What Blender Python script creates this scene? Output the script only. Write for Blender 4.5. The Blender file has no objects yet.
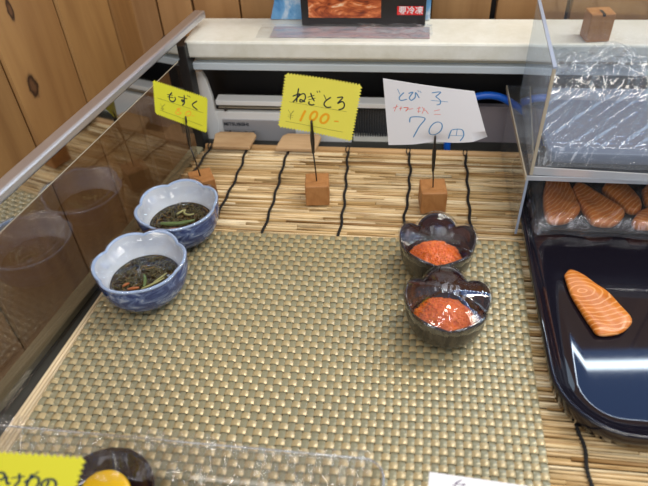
import bpy, math, random
import numpy as np
from mathutils import Vector, Matrix
random.seed(7); rng = np.random.default_rng(7)
PI = math.pi
scene = bpy.context.scene
col = scene.collection

# ------------------------------------------------------------ camera, light, exposure
F = 605.14; PITCH = math.radians(41.562); ROLL = math.radians(-3.397); YAW = math.radians(9.261)
fw = Vector((0, math.cos(PITCH), -math.sin(PITCH))); rt0 = Vector((1, 0, 0)); up0 = Vector((0, math.sin(PITCH), math.cos(PITCH)))
rt = rt0*math.cos(ROLL) + up0*math.sin(ROLL); upv = -rt0*math.sin(ROLL) + up0*math.cos(ROLL)
Rz = Matrix.Rotation(YAW, 3, 'Z'); fw, rt, upv = Rz @ fw, Rz @ rt, Rz @ upv
CAM = Vector((0, 0, .40))
cd = bpy.data.cameras.new('camera'); cam = bpy.data.objects.new('camera', cd); col.objects.link(cam)
cam.matrix_world = Matrix.Translation(CAM) @ Matrix((rt, upv, -fw)).transposed().to_4x4()
cd.sensor_width = 17.3; cd.lens = F*17.3/648; cd.clip_start = .01
cd.dof.use_dof = True; cd.dof.focus_distance = .56; cd.dof.aperture_fstop = 3.2
scene.camera = cam

def at(x, y, Y):                                 # the point at depth Y that the pixel x, y looks at
    d = fw*F + rt*(x-324) - upv*(y-243)
    return CAM + d*((Y-CAM.y)/d.y)

w = bpy.data.worlds.new('room_light'); scene.world = w; w.use_nodes = True
w.node_tree.nodes['Background'].inputs[0].default_value = (.80, .88, 1, 1)
w.node_tree.nodes['Background'].inputs[1].default_value = .30

def lamp(name, loc, target, sx, sy, power, color):
    l = bpy.data.lights.new(name, 'AREA'); l.shape = 'RECTANGLE'; l.size = sx; l.size_y = sy; l.energy = power; l.color = color
    o = bpy.data.objects.new(name, l); col.objects.link(o); o.location = loc
    o.rotation_euler = (Vector(target)-Vector(loc)).to_track_quat('-Z', 'Y').to_euler()
    return o
lamp('ceiling_tube', (.62, .62, 1.15), (.05, .42, 0), .12, .9, 9.0, (1, .91, .78))
lamp('ceiling_tube', (.25, -.15, 1.15), (-.05, .50, 0), 1.1, .06, 6.0, (1, .96, .91))
lamp('front_fill', (-.35, -1.05, .80), (0, .55, .05), 1.3, .7, 6.5, (.98, .98, 1))  # added soft fill behind the camera, lifts the unit front and cards; no real window
lamp('film_glint_lamp', (1.15, .80, .55), (.2, .5, .08), .8, .6, 2.6, (.62, .82, 1))  # added bluish lamp, set where the crumpled film's creases glint; no real window
lamp('case_tube', (.36, .80, .56), (.36, .40, 0), .75, .014, .9, (.80, .92, 1))
lamp('window_daylight', (.75, 1.12, 1.15), (.15, .32, 0), .9, .55, 2.0, (.08, .34, 1))

vs = scene.view_settings
vs.view_transform = 'Standard'; vs.look = 'None'; vs.gamma = 1; vs.exposure = 0.20; vs.use_curve_mapping = False

# ------------------------------------------------------------ material helpers
def mat(name, color=(.5, .5, .5), rough=.5, metal=0, **kw):
    m = bpy.data.materials.new(name); m.use_nodes = True
    b = m.node_tree.nodes['Principled BSDF']
    b.inputs['Base Color'].default_value = (*color, 1); b.inputs['Roughness'].default_value = rough; b.inputs['Metallic'].default_value = metal
    for k, v in kw.items():
        b.inputs[k.replace('_', ' ')].default_value = v
    return m
def N(m, t, **props):
    n = m.node_tree.nodes.new(t)
    for k, v in props.items(): setattr(n, k, v)
    return n
def L(m, a, b): m.node_tree.links.new(a, b)
def bsdf(m): return m.node_tree.nodes['Principled BSDF']
def ramp(m, fac, stops, interp='LINEAR'):
    r = N(m, 'ShaderNodeValToRGB'); r.color_ramp.interpolation = interp
    while len(r.color_ramp.elements) < len(stops): r.color_ramp.elements.new(.5)
    for e, (p, c) in zip(r.color_ramp.elements, stops): e.position = p; e.color = (*c, 1)
    if fac is not None: L(m, fac, r.inputs[0])
    return r.outputs[0]
def coords(m, scale=(1, 1, 1), loc=(0, 0, 0), rot=(0, 0, 0)):
    t = N(m, 'ShaderNodeTexCoord'); p = N(m, 'ShaderNodeMapping')
    p.inputs['Scale'].default_value = scale; p.inputs['Location'].default_value = loc; p.inputs['Rotation'].default_value = rot
    L(m, t.outputs['Object'], p.inputs[0]); return p.outputs[0]
def noise(m, vec, scale, detail=3, rough=.5, dist=0):
    n = N(m, 'ShaderNodeTexNoise'); n.inputs['Scale'].default_value = scale; n.inputs['Detail'].default_value = detail
    n.inputs['Roughness'].default_value = rough; n.inputs['Distortion'].default_value = dist
    if vec is not None: L(m, vec, n.inputs['Vector'])
    return n.outputs['Fac']
def mixc(m, fac, a, b, mode='MIX'):
    x = N(m, 'ShaderNodeMix', data_type='RGBA', blend_type=mode)
    for s, v in ((x.inputs[0], fac), (x.inputs[6], a), (x.inputs[7], b)):
        if hasattr(v, 'links'): L(m, v, s)
        else: s.default_value = v if isinstance(v, (int, float)) else (*v, 1)
    return x.outputs[2]
def bump(m, h, strength=.3, dist=.001):
    b = N(m, 'ShaderNodeBump'); b.inputs['Strength'].default_value = strength; b.inputs['Distance'].default_value = dist
    L(m, h, b.inputs['Height']); L(m, b.outputs[0], bsdf(m).inputs['Normal']); return b
def per_island(m):
    g = N(m, 'ShaderNodeNewGeometry'); return g.outputs['Random Per Island']

def clear(name, tint=(1, 1, 1), rough=.02, boost=0.0, ior=1.45, gloss=(1, 1, 1), bumpscale=None, bs=.5, haze=0):
    m = bpy.data.materials.new(name); m.use_nodes = True; nt = m.node_tree; nt.nodes.clear()
    out = N(m, 'ShaderNodeOutputMaterial'); mx = N(m, 'ShaderNodeMixShader')
    tr = N(m, 'ShaderNodeBsdfTransparent'); tr.inputs[0].default_value = (*tint, 1)
    gl = N(m, 'ShaderNodeBsdfGlossy'); gl.inputs['Roughness'].default_value = rough; gl.inputs[0].default_value = (*gloss, 1)
    f0 = ((ior-1)/(ior+1))**2+boost             # Schlick's curve, the same for both sides of a sheet
    fr = N(m, 'ShaderNodeLayerWeight'); fr.inputs[0].default_value = .5
    pw = N(m, 'ShaderNodeMath', operation='POWER'); L(m, fr.outputs['Facing'], pw.inputs[0]); pw.inputs[1].default_value = 5
    ad = N(m, 'ShaderNodeMath', operation='MULTIPLY_ADD', use_clamp=True); L(m, pw.outputs[0], ad.inputs[0]); ad.inputs[1].default_value = 1-f0; ad.inputs[2].default_value = f0
    L(m, ad.outputs[0], mx.inputs[0]); body = tr.outputs[0]
    if haze:
        df = N(m, 'ShaderNodeBsdfTranslucent'); dd = N(m, 'ShaderNodeBsdfDiffuse'); a1 = N(m, 'ShaderNodeMixShader'); a2 = N(m, 'ShaderNodeMixShader')
        L(m, df.outputs[0], a1.inputs[1]); L(m, dd.outputs[0], a1.inputs[2]); a2.inputs[0].default_value = haze
        L(m, body, a2.inputs[1]); L(m, a1.outputs[0], a2.inputs[2]); body = a2.outputs[0]
    L(m, body, mx.inputs[1]); L(m, gl.outputs[0], mx.inputs[2]); L(m, mx.outputs[0], out.inputs[0])
    if bumpscale:
        nz = noise(m, coords(m), bumpscale, 4, .6, 1.5)
        b = N(m, 'ShaderNodeBump'); b.inputs['Strength'].default_value = bs; b.inputs['Distance'].default_value = .002
        L(m, nz, b.inputs['Height']); L(m, b.outputs[0], gl.inputs['Normal']); L(m, b.outputs[0], fr.inputs['Normal'])
    return m

def wood(name, light, dark, scale=14, stretch=(1, 1, .12), rough=.5, knots=(), seam=None, island=True, bs=.1):
    m = mat(name, rough=rough)
    v = coords(m, stretch)
    if island:
        cx = N(m, 'ShaderNodeCombineXYZ'); mu = N(m, 'ShaderNodeMath', operation='MULTIPLY'); mu.inputs[1].default_value = 40
        isl = per_island(m); L(m, isl, mu.inputs[0])
        for i in range(3): L(m, mu.outputs[0], cx.inputs[i])
        va = N(m, 'ShaderNodeVectorMath', operation='ADD'); L(m, v, va.inputs[0]); L(m, cx.outputs[0], va.inputs[1]); v = va.outputs[0]
    n1 = noise(m, v, scale, 4, .55, .8)
    wv = N(m, 'ShaderNodeMath', operation='MULTIPLY'); L(m, n1, wv.inputs[0]); wv.inputs[1].default_value = 9
    pp = N(m, 'ShaderNodeMath', operation='PINGPONG'); L(m, wv.outputs[0], pp.inputs[0]); pp.inputs[1].default_value = 1
    n2 = noise(m, v, scale*8, 3, .6)
    c = mixc(m, pp.outputs[0], dark, light)
    c = mixc(m, .35, c, ramp(m, n2, [(.3, dark), (.7, light)]))
    if island:
        c = mixc(m, 1.0, c, ramp(m, isl, [(0, (.82, .80, .76)), (1, (1.08, 1.05, 1.0))]), 'MULTIPLY')
    for (p, rx, rz) in knots:
        tc = N(m, 'ShaderNodeTexCoord'); s = N(m, 'ShaderNodeVectorMath', operation='SUBTRACT'); L(m, tc.outputs['Object'], s.inputs[0]); s.inputs[1].default_value = p
        q = N(m, 'ShaderNodeVectorMath', operation='MULTIPLY'); L(m, s.outputs[0], q.inputs[0]); q.inputs[1].default_value = (0, 1/rx, 1/rz)
        ln = N(m, 'ShaderNodeVectorMath', operation='LENGTH'); L(m, q.outputs[0], ln.inputs[0])
        nn = noise(m, tc.outputs['Object'], 120, 2); a = N(m, 'ShaderNodeMath', operation='ADD'); L(m, ln.outputs['Value'], a.inputs[0]); L(m, nn, a.inputs[1])
        f = ramp(m, a.outputs[0], [(0, (0, 0, 0)), (.8, (.15, .15, .15)), (1.0, (1, 1, 1))])
        k = ramp(m, a.outputs[0], [(.3, (.20, .10, .04)), (.75, (.09, .035, .015)), (1, (.30, .16, .07))])
        # the knot darkens only inside itself
        gt = N(m, 'ShaderNodeMath', operation='DIVIDE'); L(m, a.outputs[0], gt.inputs[0]); gt.inputs[1].default_value = 2.6
        f = ramp(m, gt.outputs[0], [(0, (1, 1, 1)), (.5, (1, 1, 1)), (.62, (.35, .35, .35)), (1, (0, 0, 0))])
        k = ramp(m, gt.outputs[0], [(0, (.11, .05, .02)), (.3, (.13, .06, .025)), (.46, (.035, .015, .007)), (.7, (.33, .17, .065))])
        c = mixc(m, f, c, k)
    L(m, c, bsdf(m).inputs['Base Color'])
    bump(m, n2, bs, .001)
    return m

# ------------------------------------------------------------ mesh helpers
def props(o, label=None, cat=None, group=None, kind=None):
    if label: o['label'] = label
    if cat: o['category'] = cat
    if group: o['group'] = group
    if kind: o['kind'] = kind
    return o
def build(name, V, Fc, m, parent=None, smooth=True, mi=None, bevel=0, seg=2):
    me = bpy.data.meshes.new(name); me.from_pydata([tuple(v) for v in V], [], Fc); me.update()
    for x in (m if isinstance(m, (list, tuple)) else [m]): me.materials.append(x)
    if mi is not None: me.polygons.foreach_set('material_index', mi)
    if smooth: me.polygons.foreach_set('use_smooth', [True]*len(me.polygons))
    o = bpy.data.objects.new(name, me); col.objects.link(o)
    if parent is not None: o.parent = parent
    if bevel:
        b = o.modifiers.new('bevel', 'BEVEL'); b.width = bevel; b.segments = seg; b.limit_method = 'ANGLE'; b.angle_limit = math.radians(40)
    return o
def thing(name, loc, label, cat, group=None, rz=0):
    o = bpy.data.objects.new(name, None); o.empty_display_size = .01; col.objects.link(o); o.location = loc; o.rotation_euler = (0, 0, rz)
    return props(o, label, cat, group)
def boxvf(x0, x1, y0, y1, z0, z1):
    V = [(x0, y0, z0), (x1, y0, z0), (x1, y1, z0), (x0, y1, z0), (x0, y0, z1), (x1, y0, z1), (x1, y1, z1), (x0, y1, z1)]
    return V, [(0, 3, 2, 1), (4, 5, 6, 7), (0, 1, 5, 4), (1, 2, 6, 5), (2, 3, 7, 6), (3, 0, 4, 7)]
def join(parts):
    V, Fc = [], []
    for v, f in parts:
        k = len(V); V += list(v); Fc += [tuple(i+k for i in q) for q in f]
    return V, Fc
def box(name, x0, x1, y0, y1, z0, z1, m, parent=None, bevel=.001, smooth=False):
    return build(name, *boxvf(x0, x1, y0, y1, z0, z1), m, parent, smooth, bevel=bevel)
def tubevf(path, r, n=8, cap=True):
    P = [Vector(p) for p in path]; V, Fc = [], []
    rr = r if isinstance(r, (list, tuple)) else [r]*len(P)
    t0 = (P[1]-P[0]).normalized(); a = t0.orthogonal().normalized()
    for i, p in enumerate(P):
        t = (P[min(i+1, len(P)-1)]-P[max(i-1, 0)]).normalized()
        a = (a - t*a.dot(t)).normalized(); b = t.cross(a)
        for k in range(n):
            q = 2*PI*k/n; V.append(p+(a*math.cos(q)+b*math.sin(q))*rr[i])
    for i in range(len(P)-1):
        for k in range(n):
            Fc.append((i*n+k, i*n+(k+1) % n, (i+1)*n+(k+1) % n, (i+1)*n+k))
    if cap: Fc.append(tuple(range(n))[::-1]); Fc.append(tuple((len(P)-1)*n+k for k in range(n)))
    return V, Fc
def smoothpath(pts, n=6):
    P = [Vector(p) for p in pts]; out = []
    for i in range(len(P)-1):
        p0, p1, p2, p3 = P[max(i-1, 0)], P[i], P[i+1], P[min(i+2, len(P)-1)]
        for k in range(n):
            t = k/n; out.append(.5*((2*p1)+(p2-p0)*t+(2*p0-5*p1+4*p2-p3)*t*t+(3*p1-p0-3*p2+p3)*t**3))
    return out+[P[-1]]
def gridvf(nu, nv, fn, closed_u=False):
    V = [fn(i/(nu if closed_u else nu-1), j/(nv-1)) for j in range(nv) for i in range(nu)]; Fc = []
    for j in range(nv-1):
        for i in range(nu if closed_u else nu-1):
            a = j*nu+i; b = j*nu+(i+1) % nu; Fc.append((a, b, b+nu, a+nu))
    return V, Fc
def prism(poly, d0, d1, fn):        # extrude a 2D outline between depths, fn(u, v, d) -> point
    n = len(poly); V = [fn(u, v, d0) for u, v in poly]+[fn(u, v, d1) for u, v in poly]
    Fc = [tuple(range(n)), tuple(range(2*n-1, n-1, -1))]+[(i+n, (i+1) % n+n, (i+1) % n, i) for i in range(n)]
    return V, Fc
def hashn(x, y, s=0):               # cheap smooth value noise
    def h(i, j): v = math.sin(i*127.1+j*311.7+s*74.7)*43758.5453; return v-math.floor(v)
    i, j = math.floor(x), math.floor(y); fx, fy = x-i, y-j; fx = fx*fx*(3-2*fx); fy = fy*fy*(3-2*fy)
    return (h(i, j)*(1-fx)+h(i+1, j)*fx)*(1-fy)+(h(i, j+1)*(1-fx)+h(i+1, j+1)*fx)*fy

def ridge(t, wd):
    f = abs((t % 1)-.5)*2; f = max(0, 1-f/wd); return f*f*(3-2*f)

# ------------------------------------------------------------ materials
M = {}
A9 = math.radians(9.3); GX, GY = -.2893, .42      # the left glass: a point on it and its direction
gt = Vector((math.sin(A9), math.cos(A9), 0)); gn = Vector((math.cos(A9), -math.sin(A9), 0))
def gpnt(s, off, z): return Vector((GX, GY, 0))+gt*s+gn*off+Vector((0, 0, z))

M['wall'] = wood('knotty_pine', (.40, .225, .085), (.25, .125, .045), 9, (1, 1, .10), .42,
                 knots=[((0, .0874, .125), .0075, .0125), ((0, .311, .0925), .0062, .0125), ((0, .0956, .199), .004, .010)])
M['boards'] = wood('back_board_wood', (.52, .30, .13), (.36, .19, .075), 10, (1, 1, .1), .5)
M['cream'] = mat('cream_enamel', (.70, .70, .64), .32)
nz = noise(M['cream'], coords(M['cream'], (1, 1, 1)), 25, 5, .7); L(M['cream'], ramp(M['cream'], nz, [(.3, (.70, .70, .61)), (.6, (.82, .83, .77))]), bsdf(M['cream']).inputs['Base Color'])
M['white'] = mat('white_enamel', (.82, .84, .84), .35)
M['beige'] = mat('beige_plastic', (.42, .38, .29), .5)
M['black'] = mat('black_plastic', (.012, .012, .013), .45)
M['darkfloor'] = mat('dark_case_floor', (.030, .030, .024), .5)
M['olive'] = mat('olive_channel_metal', (.27, .26, .18), .4)
M['alu'] = mat('brushed_aluminium', (.74, .74, .78), .45, 1.0)
M['steel'] = mat('polished_steel', (.50, .50, .50), .05, 1.0)
M['purple'] = mat('grey_machine_panel', (.27, .24, .26), .4)
M['glass'] = clear('case_glass', (.80, .77, .74), .012, .025, 1.5)
M['acrylic'] = clear('clear_acrylic', (.93, .95, .97), .03, .02, 1.49, haze=.045)
M['thin'] = clear('thin_clear_plastic', (.94, .93, .91), .04, .01, 1.45, haze=.008)
M['acedge'] = mat('acrylic_cut_edge', (.62, .55, .42), .25, Transmission_Weight=.3)
M['acedgeblue'] = mat('acrylic_top_edge', (.45, .52, .66), .2, Transmission_Weight=.3)
M['acpane'] = clear('hazy_acrylic_pane', (.90, .94, .98), .03, .03, 1.49, (.9, .95, 1), haze=.16)
M['film'] = clear('cling_film', (.97, .98, 1), .05, .02, 1.4, bumpscale=60, bs=.25)
M['filmb'] = clear('glossy_cling_film', (.95, .97, 1), .02, .07, 1.45, bumpscale=45, bs=.35)
M['filmc'] = clear('crumpled_cling_film', (.96, .98, 1), .09, .07, 1.5, (.92, .96, 1), bumpscale=90, bs=.4, haze=.11)
M['blueline'] = mat('blue_hose', (.01, .13, .68), .3)
M['block'] = wood('holder_block_wood', (.52, .25, .09), (.40, .175, .055), 60, (1, 1, .3), .5)
M['wire'] = mat('dark_wire', (.10, .09, .08), .35, .9)
M['string'] = mat('black_cotton_string', (.012, .011, .011), .8)
M['slatwood'] = wood('pale_slat_wood', (.62, .43, .25), (.46, .29, .15), 30, (.2, 1, 1), .6)

# bamboo splints
m = M['bamboo'] = mat('bamboo_splints', rough=.42)
isl = per_island(m)
base = ramp(m, isl, [(0, (.30, .16, .055)), (.10, (.52, .33, .13)), (.35, (.70, .50, .25)), (.75, (.82, .64, .37)), (1, (.92, .79, .54))])
st = noise(m, coords(m, (6, 260, 60)), 3, 3, .6)
c = mixc(m, 1, base, ramp(m, st, [(.32, (.42, .30, .18)), (.48, (1, 1, 1))]), 'MULTIPLY')
fr = noise(m, coords(m, (12, 180, 30), (5, 2, 1)), 2, 2, .6)
c = mixc(m, ramp(m, fr, [(.70, (0, 0, 0)), (.76, (1, 1, 1))]), c, (.20, .10, .045))
L(m, c, bsdf(m).inputs['Base Color']); bump(m, st, .3, .0005)
M['bar'] = wood('bamboo_end_bar', (.66, .43, .21), (.50, .29, .12), 40, (.06, 1, 1), .45, island=False)

# woven placemat strips
for nm, a, b, ro in (('weft', (.42, .33, .165), (.58, .47, .27), .27), ('warp', (.25, .235, .145), (.35, .335, .22), .27)):
    m = M[nm] = mat('woven_vinyl_'+nm, rough=ro, metal=.15)
    n1 = noise(m, coords(m, (1, 1, 1)), 900, 2, .6)
    n2 = noise(m, coords(m, (1, 1, 1)), 9, 2, .5)
    c = mixc(m, n1, a, b); c = mixc(m, 1, c, ramp(m, n2, [(.3, (.90, .90, .92)), (.7, (1.05, 1.03, 1))]), 'MULTIPLY')
    L(m, c, bsdf(m).inputs['Base Color'])

# blue and white porcelain
m = M['porc_in'] = mat('white_porcelain_inside', rough=.12)
v = N(m, 'ShaderNodeTexVoronoi'); v.inputs['Scale'].default_value = 130; L(m, coords(m), v.inputs['Vector'])
dots = ramp(m, v.outputs['Distance'], [(.12, (.42, .50, .62)), (.26, (.72, .76, .80))])
reg = noise(m, coords(m), 55, 2)
L(m, mixc(m, ramp(m, reg, [(.50, (0, 0, 0)), (.62, (1, 1, 1))]), (.72, .75, .79), dots), bsdf(m).inputs['Base Color'])
m = M['porc_out'] = mat('blue_brushed_porcelain', rough=.12)
n1 = noise(m, coords(m, (1, 1, 2.2)), 38, 5, .65, 1.6)
L(m, ramp(m, n1, [(.34, (.34, .40, .52)), (.43, (.11, .16, .32)), (.54, (.022, .04, .14)), (.70, (.06, .10, .26))]), bsdf(m).inputs['Base Color'])
M['porc_rim'] = mat('blue_glaze_rim', (.34, .43, .60), .15)
M['lacq_in'] = mat('brown_black_glaze', (.022, .011, .012), .10)
m = M['lacq_out'] = mat('dark_ribbed_glaze', rough=.25)
n1 = noise(m, coords(m, (1, 1, .15)), 180, 3)
L(m, ramp(m, n1, [(.35, (.014, .011, .008)), (.65, (.07, .055, .035))]), bsdf(m).inputs['Base Color'])
M['broth'] = mat('dark_seaweed_broth', (.030, .020, .009), .06)
m = M['seaweed'] = mat('brown_green_seaweed', rough=.2)
L(m, ramp(m, per_island(m), [(0, (.035, .032, .012)), (.6, (.075, .068, .022)), (.88, (.11, .085, .028)), (1, (.20, .11, .03))]), bsdf(m).inputs['Base Color'])
M['cucumber'] = mat('green_cucumber', (.11, .17, .045), .25)
M['ginger'] = mat('pale_yellow_ginger', (.38, .36, .13), .3)
M['carrot'] = mat('orange_carrot', (.40, .11, .02), .3)
m = M['roe'] = mat('orange_roe', rough=.22, Subsurface_Weight=.15, Subsurface_Scale=.002)
L(m, ramp(m, per_island(m), [(0, (.60, .085, .005)), (.5, (.80, .15, .010)), (1, (.92, .26, .035))]), bsdf(m).inputs['Base Color'])
m = M['roebase'] = mat('orange_roe_mass', (.80, .15, .014), .3)

def salmonmat(name, eye, sc=(1, 1, 1), seed=0):
    m = mat(name, rough=.30, Subsurface_Weight=.1, Subsurface_Scale=.003)
    w = N(m, 'ShaderNodeTexWave', wave_type='RINGS', rings_direction='Z'); w.inputs['Scale'].default_value = 62; w.inputs['Distortion'].default_value = 3.0
    w.inputs['Detail'].default_value = 2; w.inputs['Detail Scale'].default_value = 40 if False else 1.5
    t = N(m, 'ShaderNodeTexCoord'); a = N(m, 'ShaderNodeVectorMath', operation='SUBTRACT'); L(m, t.outputs['Object'], a.inputs[0]); a.inputs[1].default_value = eye
    b = N(m, 'ShaderNodeVectorMath', operation='MULTIPLY'); L(m, a.outputs[0], b.inputs[0]); b.inputs[1].default_value = sc
    L(m, b.outputs[0], w.inputs['Vector'])
    n = noise(m, coords(m, loc=(seed, 0, 0)), 60, 3)
    c = mixc(m, ramp(m, w.outputs['Fac'], [(.80, (0, 0, 0)), (.97, (.62, .62, .62))]), ramp(m, n, [(.3, (.46, .125, .010)), (.7, (.62, .200, .024))]), (.85, .46, .20))
    L(m, c, bsdf(m).inputs['Base Color']); return m
m = M['tray'] = mat('black_lacquer', (.008, .007, .012), .045)
m = M['yellow'] = mat('yellow_card', (.84, .78, .035), .6)
M['yellow2'] = mat('pale_yellow_card', (.93, .85, .11), .6)
M['paper'] = mat('white_paper', (.84, .83, .85), .7)
M['ink'] = mat('black_ink', (.012, .02, .03), .5); M['grayink'] = mat('grey_print', (.16, .15, .04), .5)
M['orangeink'] = mat('orange_marker', (1, .46, .01), .5); M['faintorange'] = mat('faint_orange_marker', (.85, .42, .03), .5)
M['blueink'] = mat('blue_pen', (.10, .30, .55), .5); M['redink'] = mat('red_pen', (.85, .15, .10), .5); M['violetink'] = mat('dark_violet_pen', (.12, .08, .16), .5)
M['red'] = mat('red_label', (.75, .02, .02), .4); M['whiteprint'] = mat('white_print', (.85, .85, .85), .5)

# ------------------------------------------------------------ the setting
def struct(o): o['kind'] = 'structure'; return o
# left wall: planks standing behind the glass
wl = Matrix.Translation(gpnt(0, -.10, 0)) @ Matrix.Rotation(-A9, 4, 'Z')
cuts = [-.62, -.53, -.437, -.345, -.252, -.160, -.064, .0625, .158, .2465, .335, .418, .50]
parts = []
for a, b in zip(cuts[:-1], cuts[1:]):
    g = .0009; e = .0022
    poly = [(0, a+g), (0, b-g), (.012-e, b-g), (.012, b-g-e), (.012, a+g+e), (.012-e, a+g)]
    V = [(u-.012, v, -.6) for u, v in poly]+[(u-.012, v, .75) for u, v in poly]; n = 6
    parts.append((V, [tuple(range(n)), tuple(range(2*n-1, n-1, -1))]+[(i+n, (i+1) % n+n, (i+1) % n, i) for i in range(n)]))
o = build('wall_left', *join(parts), M['wall'], smooth=False); o.matrix_world = wl; struct(o)
# back wall of upright boards, only as high as the case
parts = []
for a, b in ((-.42, -.31), (-.308, -.265), (-.262, -.205), (-.203, -.08), (-.078, .0245), (.0265, .094), (.101, .178), (.184, .29), (.292, .42), (.422, .6)):
    parts.append(boxvf(a, b, .722, .734, -.3, .44))
o = build('wall_back', *join(parts), M['boards'], smooth=False, bevel=.0012); struct(o)
o = box('trim_1', -.42, .6, .734, .742, -.3, .44, M['black'], bevel=0); struct(o)
fl0, fl1 = gpnt(-.50, 0, 0), gpnt(.28, 0, 0)
o = build('floor', *prism([(fl0.x, fl0.y), (.62, fl0.y), (.62, .70), (fl1.x, .70)], -.030, -.006, lambda u, v, d: (u, v, d)), M['darkfloor'], smooth=False); struct(o)

# ------------------------------------------------------------ the case side: channel, glass, steel strip, rail
side = thing('side_glass_panel', gpnt(0, .020, 0), 'clear side glass of the cold case in a metal rail before the knotty pine wall', 'glass panel', rz=-A9)
def sbox(name, s0, s1, o0, o1, z0, z1, m, bevel=.0005):
    return box(name, o0, o1, s0, s1, z0, z1, m, side, bevel)
sbox('glass_pane', -.47, .172, -.004, 0, -.004, .1225, M['glass'], 0)
sbox('pane_edge', -.47, .172, -.004, .0003, .1226, .1232, M['acedge'], 0)
sbox('steel_strip', -.47, .176, -.004, 0, .1235, .1405, M['steel'], 0)
sbox('top_rail', -.47, .250, -.0120, .001, .1407, .1490, M['alu'], .002)
sbox('bottom_channel', -.47, .195, -.0195, -.0045, -.0058, .0012, M['olive'], .001)

# ------------------------------------------------------------ the cooling unit at the back
YU = .64
cold = thing('cooling_unit', (0, .66, 0), 'cream enamel cooling unit with a thick top ledge along the back of the case', 'cooling unit')
cold.location = (0, 0, 0)
box('top_ledge', -.2455, .60, .622, .690, .1105, .130, M['cream'], cold, .0025)
box('under_lip', -.2400, .60, .634, .692, .103, .1100, M['beige'], cold, .0005)
box('pale_band', -.2415, .60, .626, .640, .0945, .1028, mat('blue_grey_enamel', (.58, .66, .72), .3), cold, .0008)
box('corner_seal', -.2520, -.2415, .612, .632, -.006, .1285, M['black'], cold, .001)
box('dark_recess', -.300, .60, .690, .699, -.03, .103, M['black'], cold, 0)
pl = [(187, 72), (201, 72), (206, 80), (212, 97), (218, 122), (221, 152), (205, 152), (193, 92)]
def atf(u, v, d): return at(u, v, YU)+Vector((0, d, 0))
build('side_bracket', *prism(pl, 0, .006, atf), M['white'], cold, False, bevel=.0008)
def pbox(name, x0, y0, x1, y1, m, d0=0, d1=.01, Y=YU, parent=cold, bevel=.0006):
    a, b = at(x0, y0, Y), at(x1, y1, Y)
    return box(name, a.x, b.x, Y+d0, Y+d1, b.z, a.z, m, parent, bevel)
pbox('shelf_rail', 216, 99, 386, 107, M['white'], -.004, .012)
pbox('beige_strip', 218, 107.5, 356, 112, M['beige'], .002, .010)
fpanel = pbox('front_panel', 214, 112, 352, 160, M['white'], .001, .008)
screw, = [build('screw', *tubevf([at(225.5, 109.5, YU)+Vector((0, .002, 0)), at(225.5, 109.5, YU)+Vector((0, -.001, 0))], .0017, 12), M['wire'], fpanel)]
plate = pbox('name_plate', 222, 119, 298, 158, mat('grey_name_plate', (.42, .42, .44), .4, .2), -.0005, .0008, parent=fpanel)
def text(name, s, loc, size, m, parent, rx=PI/2, sx=1.0, bold=0.0):
    c = bpy.data.curves.new(name, 'FONT'); c.body = s; c.size = size; c.offset = bold; c.extrude = .00008
    t = bpy.data.objects.new(name, c); col.objects.link(t)
    dg = bpy.context.evaluated_depsgraph_get(); me = bpy.data.meshes.new_from_object(t.evaluated_get(dg)); bpy.data.objects.remove(t)
    me.name = name; me.materials.clear(); me.materials.append(m)
    o = bpy.data.objects.new(name, me); col.objects.link(o); o.rotation_euler = (rx, 0, 0); o.location = loc; o.scale = (sx, 1, 1); o.parent = parent
    return o
p = at(224, 125.2, YU-.001); text('maker_name', 'MITSUBISHI', p, .0060, M['ink'], fpanel, sx=1.05, bold=.00012)
p = at(225, 133, YU-.001); text('plate_lettering', '三菱 ショーケース', p, .0050, M['ink'], fpanel, sx=.95)
vent = pbox('vent_body', 353, 107, 440, 137, mat('charcoal_vent', (.035, .038, .042), .5), .006, .012)
parts = []
for i in range(16):
    a = at(355+i*2.5, 109, YU+.003); b = at(356.1+i*2.5, 136, YU+.003); parts.append(boxvf(a.x, b.x, YU+.002, YU+.006, b.z, a.z))
build('vent_ribs', *join(parts), mat('charcoal_rib', (.05, .055, .06), .45), vent, False)
pbox('lower_sill', 353, 137.5, 443, 160, M['cream'], .004, .012)
pbox('grey_panel', 443, 110, 640, 170, M['purple'], .010, .018)
pts = [at(450, 160, .632), at(447, 147, .632), at(452, 125, .633), at(463, 103, .635), at(480, 96, .636), at(498, 96.5, .636), at(513, 104, .635), at(530, 118, .634), at(548, 150, .634)]
props(build('blue_hose', *tubevf(smoothpath(pts), .0042, 10), M['blueline']), 'bright blue hose looping through the dark recess behind the white price card', 'hose')

# pale wooden slats poking out behind the bamboo mat
for (x0, x1, xt, lab) in ((-.2255, -.1790, -.0035, 'left one of two pale wooden slats behind the bamboo mat, under the grey name plate'), (-.1490, -.0990, .0045, 'right one of two pale wooden slats behind the bamboo mat, behind the 100 yen tag')):
    poly = [(x0, .597), (x1-.002, .597), (x1+.002, .622), (x1-.002, .627), (x0+.006+xt, .627), (x0+xt, .622)]
    V = [(x, y, .0068-.0+(y-.597)*.08) for x, y in poly]+[(x, y, .0110+(y-.597)*.08) for x, y in poly]; n = 6
    props(build('pale_plank', V, [tuple(range(n))[::-1], tuple(range(n, 2*n))]+[(i, (i+1) % n, (i+1) % n+n, i+n) for i in range(n)], M['slatwood'], smooth=False, bevel=.0008), lab, 'plank', 'pale slats behind the bamboo mat')

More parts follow.
